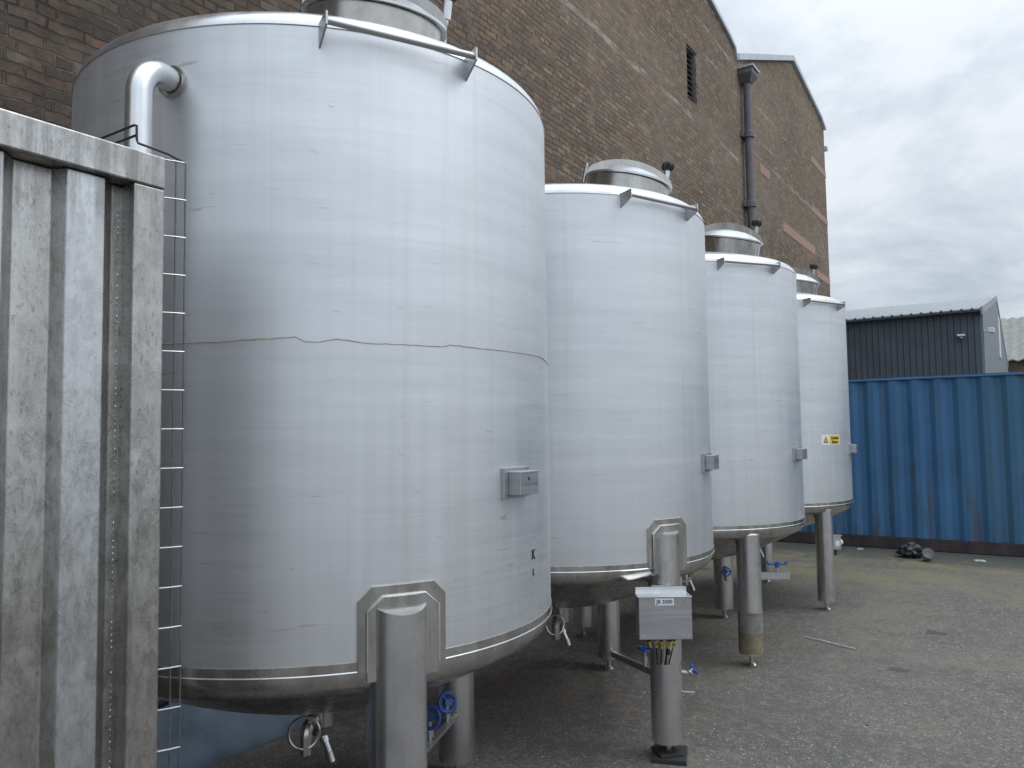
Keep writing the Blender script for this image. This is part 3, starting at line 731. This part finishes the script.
bm = BM(); tri(bm, F, .029, .0008, .0024); tr = obj('warning_triangle', bm, M['yellow'], stk)
bm = BM(); box(bm, (0, .003, .003), (.005, .022, .001), M4=F); box(bm, (0, -.012, .003), (.005, .004, .001), M4=F); obj('exclamation_mark', bm, M['ink'], tr)
for s_, dz in (('Caution', .018), ('Steam', -.019)):
    az = sa + hw * .37; text('lettering', s_, .036, M['ink'], stk, face_matrix(polar(az, RAD + .003, 1.553 + dz), az), bold=.0011)
lp = polar(-117.6, .82); q = lp + polar(-25, .155)
F = face_matrix((q.x, q.y, .60), -150)
bm = BM(); box(bm, (0, 0, 0), (.075, .125, .08), M4=F); box(bm, (0, .066, 0), (.095, .006, .095), M4=F); jb = obj('junction_box', bm, M['satin'], T, False, .002)
bm = BM(); box(bm, (.006, -.005, .0407), (.034, .05, .0014), M4=F); obj('name_plate', bm, M['white'], jb)
bm = BM(); lathe(bm, [(0, .032), (.016, .028), (.028, .014), (.032, 0), (0, 0)], 20, F @ Matrix.Translation((.0375, 0, 0)) @ Matrix.Rotation(R(90), 4, 'Y')); obj('round_cover', bm, M['lampglass'], jb, True)
bm = BM(); cyl(bm, (lp.x + .05, lp.y - .02, .60), (q.x, q.y, .60), .012, 10); cyl(bm, F @ Vector((-.01, -.06, 0)), F @ Vector((-.01, -.12, 0)), .020, 12); obj('cable_gland', bm, M['black'], jb, True)

# ------------------------------------------------------------------ grey corrugated container at the left
gc = empty('grey_container', (-1.9855, 1.6, -.019)); gc.rotation_euler = (0, -.0065, 0); tag(gc, 'weathered grey corrugated metal container at the left edge, close to the camera', 'container')
Y0 = 1.6; XE = .993; XL = -5.0
def shift(o): o.matrix_parent_inverse = Matrix.Translation((2.0, -1.6, 0)); return o
# corrugated side: measured folds (x, depth from the rail face)
per = .190; folds = []
pat = [(.701, .052), (.772, .052), (.791, .020), (.867, .020), (.897, .052)]
per = .196; seq = [(XL, .052)]
base = [(p[0], p[1]) for p in pat]
reps = 29
for r_ in range(reps, 0, -1):
    for px, py in base[1:]:
        xx = px - r_ * per
        if xx > XL: seq.append((xx, py))
seq += [(px, py) for px, py in base[1:]] + [(.934, .052)]
poly = [(a, Y0 + b) for a, b in seq] + [(.934, Y0 + .069), (XL, Y0 + .069)]
bm = BM(); prism(bm, poly, .155, 2.179); shift(obj('side_panel', bm, M['galv'], gc, False, .0025))
bm = BM(); box(bm, ((XE + XL) / 2, Y0 + .035, 2.2175), (XE - XL, .07, .073)); shift(obj('top_rail', bm, M['galv'], gc, False, .004))
bm = BM(); box(bm, ((XE + XL) / 2, Y0 + .04, .08), (XE - XL, .08, .15)); shift(obj('bottom_rail', bm, M['galv'], gc, False, .004))
bm = BM(); box(bm, (.9570, Y0 + .0345, 1.167), (.0715, .065, 2.026)); shift(obj('corner_post', bm, M['galv'], gc, False, .004))
bm = BM(); box(bm, (.960, Y0 + 2.36, 1.167), (.066, .065, 2.026)); shift(obj('corner_post', bm, M['galv'], gc, False, .004))
ys = []
yy = Y0 + .07; i = 0; prof = []
while yy < Y0 + 2.32:
    prof += [(yy, .962), (yy + .06, .962), (yy + .09, .985), (yy + .15, .985)]; yy += .18
bm = BM(); prism(bm, [(XE_, y_) for y_, XE_ in prof] + [(.93, prof[-1][0]), (.93, prof[0][0])], .155, 2.179); shift(obj('end_panel', bm, M['galv'], gc))
bm = BM(); box(bm, ((XE + XL) / 2, Y0 + 1.2, 2.236), (XE - XL - .02, 2.24, .02)); shift(obj('roof', bm, M['galv'], gc))
bm = BM(); box(bm, (.970, Y0 + 1.21, 2.2175), (.046, 2.27, .070)); shift(obj('end_rail', bm, M['galv'], gc, False, .004))
bm = BM()
for i in range(150): 
    z_ = .2 + i * .0131; s_ = .0017 * random.uniform(.5, 1.4)
    r_ = bmesh.ops.create_icosphere(bm, subdivisions=1, radius=s_)
    for v in r_['verts']: v.co = Vector((v.co.x, v.co.y, v.co.z * 1.9)) + Vector((.9145 + random.uniform(-.0008, .0008), Y0 + .0515, z_))
shift(obj('weld_bead', bm, M['satin'], gc, True))

# wire basket cable tray standing against the container end, bent over its roof
tray = empty('wire_cable_tray', (1.0745, 1.64, 0)); tray.rotation_euler = (0, -.0065, 0); tag(tray, 'narrow wire mesh cable tray standing upright at the end of the grey container', 'cable tray')
def tr_(o): o.matrix_parent_inverse = Matrix.Translation((-1.06, -1.64, 0)); return o
W0 = (1.012, 1.665); W1 = (1.049, 1.6485); W2 = (1.0685, 1.6405)
for wpt, zt_ in ((W1, 2.277), (W2, 2.272)):
    bm = BM(); tube(bm, [(wpt[0], wpt[1], z_) for z_ in (.02, .8, 1.6, zt_)], .0020, 8); tr_(obj('long_wire', bm, M['greywire'], tray, True))
z_ = 2.272
while z_ > .05:
    bm = BM(); tube(bm, [(W0[0], W0[1], z_), (W1[0] - .0005, W1[1] - .002, z_), (W2[0] + .001, W2[1] - .001, z_)], .0021, 8); tr_(obj('rung', bm, M['wire'], tray, True))
    z_ -= .0895
for ps in ([(W2[0], W2[1], 2.272), (W1[0], W1[1], 2.280), (1.032, 1.655, 2.287), (.978, 1.688, 2.304), (.975, 1.688, 2.312), (.975, 1.689, 2.345), (.975, 1.700, 2.348), (.972, 2.05, 2.348)],
           [(.975, 1.689, 2.322), (.972, 1.90, 2.322), (.972, 2.05, 2.322)]):
    bm = BM(); tube(bm, ps, .0029, 8); tr_(obj('bent_wire', bm, M['blackwire'], tray, True))

# ------------------------------------------------------------------ blue container
bc_ = empty('blue_container', (12.0, -2, 0)); tag(bc_, 'long blue corrugated shipping container with rust streaks, across the end of the yard', 'container')
def s3(o): o.matrix_parent_inverse = Matrix.Translation((-12.0, 2, 0)); return o
YA, YZ = 4.36, -7.8; zt_ = 2.36; X0 = 12.0
pr = []; yy = YA - .14
while yy > YZ + .3:
    pr += [(X0 + .012, yy), (X0 + .012, yy - .075), (X0 + .046, yy - .142), (X0 + .046, yy - .212)]; yy -= .279
poly = pr + [(X0 + .075, pr[-1][1]), (X0 + .075, pr[0][1])]
bm = BM(); prism(bm, poly, .165, zt_ - .022); s3(obj('side_panel', bm, M['bluecont'], bc_, False, .004))
bm = BM(); box(bm, (X0 + .03, (YA + YZ) / 2, zt_ - .010), (.06, YA - YZ - .3, .022)); s3(obj('top_rail', bm, M['bluecont'], bc_, False, .006))
bm = BM(); box(bm, (X0 + .05, (YA + YZ) / 2, .085), (.09, YA - YZ - .3, .158)); s3(obj('bottom_rail', bm, M['rail'], bc_, False, .006))
for y_ in (YA - .075, YZ + .075):
    bm = BM(); box(bm, (X0 + .07, y_, zt_ / 2), (.14, .148, zt_ - .01)); s3(obj('corner_post', bm, M['bluecont'], bc_, False, .008))
    bm = BM(); box(bm, (X0 + 2.3, y_, zt_ / 2), (.14, .148, zt_ - .01)); s3(obj('corner_post', bm, M['bluecont'], bc_, False, .008))
bm = BM(); box(bm, (X0 + 1.2, (YA + YZ) / 2, zt_ + .006), (2.3, YA - YZ - .1, .03)); s3(obj('roof', bm, M['bluecont'], bc_))
bm = BM(); box(bm, (X0 + 1.2, YA - .04, zt_ / 2), (2.1, .05, zt_ - .1)); s3(obj('end_panel', bm, M['bluecont'], bc_))
bm = BM(); box(bm, (X0 + 1.2, YZ + .04, zt_ / 2), (2.1, .05, zt_ - .1)); s3(obj('end_panel', bm, M['bluecont'], bc_))
bm = BM(); box(bm, (X0 + 2.32, (YA + YZ) / 2, zt_ / 2), (.05, YA - YZ - .3, zt_ - .1)); s3(obj('back_panel', bm, M['bluecont'], bc_))

# ------------------------------------------------------------------ grey clad shed behind the container
shd = empty('metal_shed', (20, .95, 0)); tag(shd, 'dark grey corrugated metal shed with pale low pitched roof, behind the blue container', 'shed')
def s4(o): o.matrix_parent_inverse = Matrix.Translation((-20, -.95, 0)); return o
ye = 16.0; ze = 4.33; zr = 5.82; xr = 28.7; xf = 37.4
pr = []; yy = .955
while yy < ye:
    pr += [(20.03, yy), (20.03, yy + .07), (20.005, yy + .085), (20.005, yy + .11)]; yy += .13
bm = BM(); prism(bm, pr + [(20.1, pr[-1][1]), (20.1, pr[0][1])], 0, ze - .02); s4(obj('side_wall', bm, M['cladding'], shd))
bm = BM(); prism(bm, [(20.04, 0), (xf, 0), (xf, ze), (xr, zr - .04), (20.04, ze - .03)], .901, .953, 'y'); s4(obj('gable_wall', bm, M['gable'], shd))
bm = BM(); prism(bm, [(20.04, 0), (xf, 0), (xf, ze), (xr, zr - .04), (20.04, ze - .03)], ye - .1, ye, 'y'); s4(obj('gable_wall', bm, M['gable'], shd))
bm = BM(); box(bm, (xf - .05, (ye + .95) / 2, ze / 2), (.08, ye - 1.2, ze - .05)); s4(obj('side_wall', bm, M['cladding'], shd))
rf = BM()
yy = .935; prf = []
while yy < ye + .2:
    prf += [(yy, 0), (yy + .12, 0), (yy + .14, .025), (yy + .17, .025), (yy + .19, 0)]; yy += .20
for (xa, za, xb, zb2) in ((19.82, ze - .02, xr, zr), (xr + .001, zr, xf + .2, ze - .02)):
    A = [rf.verts.new((xa, y_, za + h)) for y_, h in prf]; B = [rf.verts.new((xb, y_, zb2 + h)) for y_, h in prf]
    A2 = [rf.verts.new((xa, y_, za + h - .03)) for y_, h in prf]; B2 = [rf.verts.new((xb, y_, zb2 + h - .03)) for y_, h in prf]
    for j in range(len(prf) - 1):
        rf.faces.new((A[j], A[j + 1], B[j + 1], B[j])); rf.faces.new((A2[j], B2[j], B2[j + 1], A2[j + 1])); rf.faces.new((A[j], A2[j], A2[j + 1], A[j + 1])); rf.faces.new((B[j], B[j + 1], B2[j + 1], B2[j]))
    rf.faces.new((A[0], B[0], B2[0], A2[0])); rf.faces.new((A[-1], A2[-1], B2[-1], B[-1]))
s4(obj('roof', rf, M['shedroof'], shd))
bm = BM(); prism(bm, [(19.84, ze - .16), (xr, zr - .13), (xf + .2, ze - .16), (xf + .2, ze + .02), (xr, zr + .05), (19.84, ze + .02)],   .885, .932, 'y'); s4(obj('verge_trim', bm, M['shedroof'], shd))
bm = BM(); box(bm, (19.88, ye / 2 + .47, ze - .06), (.07, ye - .95, .045)); s4(obj('gutter', bm, M['cladding'], shd))
bm = BM(); box(bm, (31.5, .878, 1.7), (4.6, .04, 3.4)); s4(obj('door', bm, M['louvre'], shd))
bm = BM(); box(bm, (29.0, .883, 4.55), (.8, .03, 1.3)); s4(obj('window', bm, M['white'], shd))
bm = BM(); box(bm, (19.93, 1.33, 3.75), (.14, .15, .045)); box(bm, (19.97, 1.33, 3.71), (.06, .06, .05)); s4(obj('wall_lamp', bm, M['white'], shd, False, .01))
bm = BM(); box(bm, (20.2, .76, 3.84), (.28, .12, .11)); box(bm, (20.25, .86, 3.84), (.06, .10, .05)); s4(obj('camera', bm, M['white'], shd, False, .01))

wb = empty('pale_roofed_building', (45, -8, 0)); tag(wb, 'distant brick building with a pale corrugated roof, at the right edge', 'building')
def s5(o): o.matrix_parent_inverse = Matrix.Translation((-45, 8, 0)); return o
bm = BM(); prism(bm, [(45, 0), (55, 0), (55, 5.1), (50, 7.5), (45, 5.1)], -22, 3.2, 'y'); s5(obj('wall', bm, M['brick'], wb))
rf = BM(); prf = []; yy = -22.3
while yy < 3.4: prf += [(yy, 0), (yy + .22, .09), (yy + .44, 0)]; yy += .45
for xa, za, xb, zb2 in ((44.6, 4.98, 50, 7.66), (50.001, 7.66, 55.4, 4.98)):
    A = [rf.verts.new((xa, y_, za + h)) for y_, h in prf]; B = [rf.verts.new((xb, y_, zb2 + h)) for y_, h in prf]
    A2 = [rf.verts.new((xa, y_, za + h - .05)) for y_, h in prf]; B2 = [rf.verts.new((xb, y_, zb2 + h - .05)) for y_, h in prf]
    for j in range(len(prf) - 1):
        rf.faces.new((A[j], A[j + 1], B[j + 1], B[j])); rf.faces.new((A2[j], B2[j], B2[j + 1], A2[j + 1])); rf.faces.new((A[j], A2[j], A2[j + 1], A[j + 1]))
    rf.faces.new((A[0], B[0], B2[0], A2[0])); rf.faces.new((A[-1], A2[-1], B2[-1], B[-1]))
s5(obj('roof', rf, M['fibre'], wb))

# ------------------------------------------------------------------ low things on the ground
# blue tarpaulin over a low pile by the wall
bm = BM(); nx, ny = 60, 26; gr = []
for i in range(nx + 1):
    row = []
    for j in range(ny + 1):
        X = .9 + 2.45 * i / nx; Y = 3.50 + .92 * j / ny; t = j / ny
        h = .36 * min(1, t * 1.35) ** .8 * min(1, (1 - i / nx) * 9 + .12) * min(1, (i / nx) * 12 + .1)
        h += .025 * noise.noise(Vector((X * 3, Y * 4, 0))) * min(1, t * 4) + .012 * noise.noise(Vector((X * 9, Y * 11, 4))) * min(1, t * 4)
        row.append(bm.verts.new((X, Y, max(.006, h + .006))))
    gr.append(row)
for i in range(nx):
    for j in range(ny): bm.faces.new((gr[i][j], gr[i + 1][j], gr[i + 1][j + 1], gr[i][j + 1]))
edge = [r_[0] for r_ in gr] + [gr[-1][j] for j in range(1, ny + 1)] + [gr[i][-1] for i in range(nx - 1, -1, -1)] + [gr[0][j] for j in range(ny - 1, 0, -1)]
low = [bm.verts.new((v.co.x, v.co.y, 0.001)) for v in edge]
for i in range(len(edge)):
    j = (i + 1) % len(edge); bm.faces.new((edge[i], low[i], low[j], edge[j]))
bm.faces.new(low)
tag(obj('tarpaulin', bm, M['tarp'], None, True, sharp=50), 'blue tarpaulin over a low pile between the nearest tank and the brick wall', 'tarpaulin')
bm = BM(); box(bm, (0, 0, 0), (.34, .10, .03)); o = obj('timber_plank', bm, M['wood'], None, False, .003); o.location = (2.52, 3.93, .272); o.rotation_euler = (R(14), R(-1), R(12)); tag(o, 'short brown timber plank lying on the blue tarpaulin', 'plank')
# thin rod
bm = BM(); tube(bm, [(6.504, 1.608, .008), (6.44, 1.44, .011), (6.39, 1.33, .010), (6.341, 1.21, .008)], .0048, 8); tag(obj('thin_rod', bm, M['litter'], None, True), 'thin pale rod lying on the asphalt in front of the third tank', 'rod')
# black bag and tub beside the blue container
bm = BM(); bmesh.ops.create_icosphere(bm, subdivisions=4, radius=1)
for v in bm.verts:
    n_ = noise.noise(v.co * 2.1) * .35 + noise.noise(v.co * 6) * .13; v.co = Vector((v.co.x * .13, v.co.y * .15, v.co.z * .10)) * (1 + n_); v.co.z = max(v.co.z + .085, .002)
tag(obj('rubbish_bag', bm, M['bag'], None, True, loc=(11.33, 1.44, 0)), 'small crumpled black bag on the ground by the blue container', 'bag')
tub = empty('plastic_tub', (11.10, 1.22, .075)); tub.rotation_euler = (R(62), 0, R(-75)); tub.scale = (.62, .62, .62); tag(tub, 'white and grey plastic tub lying on its side next to the black bag', 'tub')
bm = BM(); lathe(bm, [(0, -.12), (.07, -.115), (.095, -.10), (.105, .06), (.11, .10), (.103, .10), (.098, .06), (.088, -.09), (0, -.105)], 32); obj('body', bm, M['litter'], tub, True)
bm = BM(); lathe(bm, [(.106, .062), (.118, .062), (.120, .108), (.104, .108)], 32, close=True); obj('rim', bm, M['bag'], tub, True)
bm = BM(); tube(bm, [(.115 * math.cos(a * PI / 12), .115 * math.sin(a * PI / 12) , .09 - .05 * math.sin(a * PI / 12)) for a in range(13)], .005, 6); obj('handle', bm, M['black'], tub, True)
lab = ['crumpled pale scrap of litter right of the white tub by the blue container', 'small white litter scrap left of the black bag, close to the blue container', 'flattened pale litter scrap at the right edge near the blue container', 'tiny pale litter scrap right behind the black bag']
for (x, y, s), l in zip(((11.34, .68, .04), (11.75, 2.12, .028), (10.75, .10, .035), (11.75, 1.30, .022)), lab):
    bm = BM(); bmesh.ops.create_icosphere(bm, subdivisions=3, radius=1)
    for v in bm.verts:
        n_ = noise.noise(v.co * 2.5 + Vector((x, y, 0))) * .7; v.co = Vector((v.co.x * s, v.co.y * s * 1.5, v.co.z * s * .4)) * (1 + n_); v.co.z = max(v.co.z + s * .25, .001)
    tag(obj('litter_scrap', bm, M['litter'], None, loc=(x, y, 0)), l, 'litter', 'litter scraps on the yard')

# ------------------------------------------------------------------ sky, sun, camera
w = bpy.data.worlds.new('World'); scene.world = w; w.use_nodes = True
nt = w.node_tree; nt.nodes.clear(); n = N(nt)
SUN_EL, SUN_AZ = 56, -70
sky = n.new('ShaderNodeTexSky'); sky.sky_type = 'NISHITA'; sky.sun_disc = False; sky.sun_elevation = R(SUN_EL); sky.sun_rotation = R(90 - SUN_AZ)
sky.air_density = 1.2; sky.dust_density = 3
gdir = n.co('Generated'); s = n.sep(gdir)
den = n.math('ADD', n.math('MAXIMUM', s[2], 0), .22)
pl = n.comb(n.math('DIVIDE', s[0], den), n.math('DIVIDE', s[1], den), n.math('MULTIPLY', s[2], .6))
c1 = n.noise(pl, 1.7, 8, .60, .3); c2 = n.noise(n.scl(pl, (1, 1, 1), (4.2, 1.7, 0)), .55, 3, .5)
f = n.math('ADD', n.math('MULTIPLY', c1, .62), n.math('MULTIPLY', c2, .38))
cl = n.ramp(f, [(.41, (3.75, 4.3, 4.95)), (.465, (4.5, 5.05, 5.65)), (.515, (5.3, 5.8, 6.35)), (.58, (6.4, 6.75, 7.2))])
zen = n.math('ADD', .93, n.math('MULTIPLY', n.math('POWER', n.math('MAXIMUM', s[2], 0), 3.0), 2.0))
# extra glow added in the unseen sky to brighten tanks and ground
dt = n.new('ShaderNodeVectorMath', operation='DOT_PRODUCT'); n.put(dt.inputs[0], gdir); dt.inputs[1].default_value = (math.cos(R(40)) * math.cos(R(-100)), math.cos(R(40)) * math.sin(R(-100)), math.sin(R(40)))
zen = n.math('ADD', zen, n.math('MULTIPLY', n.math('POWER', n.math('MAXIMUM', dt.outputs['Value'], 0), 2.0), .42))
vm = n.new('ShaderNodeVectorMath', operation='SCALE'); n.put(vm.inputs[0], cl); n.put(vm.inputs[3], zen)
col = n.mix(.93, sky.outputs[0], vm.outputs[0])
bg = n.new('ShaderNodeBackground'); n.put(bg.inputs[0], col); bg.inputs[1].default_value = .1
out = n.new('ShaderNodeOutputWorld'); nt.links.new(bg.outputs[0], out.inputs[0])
L = bpy.data.lights.new('sun', 'SUN'); L.energy = .5; L.angle = R(35); L.color = (1, .97, .93)
lo = bpy.data.objects.new('sun', L); COL.objects.link(lo)
dv = Vector((math.cos(R(SUN_EL)) * math.cos(R(SUN_AZ)), math.cos(R(SUN_EL)) * math.sin(R(SUN_AZ)), math.sin(R(SUN_EL))))
lo.rotation_euler = dv.to_track_quat('Z', 'Y').to_euler(); lo.location = (0, 0, 20)

yaw, pit, rol = 0.5922354805603804, 0.06692617709481083, -0.01146442124544601
fw = Vector((math.cos(pit) * math.cos(yaw), math.cos(pit) * math.sin(yaw), math.sin(pit)))
rt = fw.cross(Vector((0, 0, 1))).normalized(); up = rt.cross(fw)
r2 = rt * math.cos(rol) + up * math.sin(rol); u2 = -rt * math.sin(rol) + up * math.cos(rol)
cam = bpy.data.cameras.new('camera'); co = bpy.data.objects.new('camera', cam); COL.objects.link(co)
co.matrix_world = Matrix(((r2.x, u2.x, -fw.x, 0), (r2.y, u2.y, -fw.y, 0), (r2.z, u2.z, -fw.z, 1.62), (0, 0, 0, 1)))
cam.sensor_width = 36; cam.lens = 779.59 / 1024 * 36; cam.clip_end = 3000; cam.clip_start = .05
scene.camera = co
scene.view_settings.view_transform = 'Standard'; scene.view_settings.look = 'None'; scene.view_settings.gamma = 1
scene.view_settings.use_curve_mapping = False; scene.view_settings.exposure = .45
scene.render.resolution_x = 1024; scene.render.resolution_y = 768
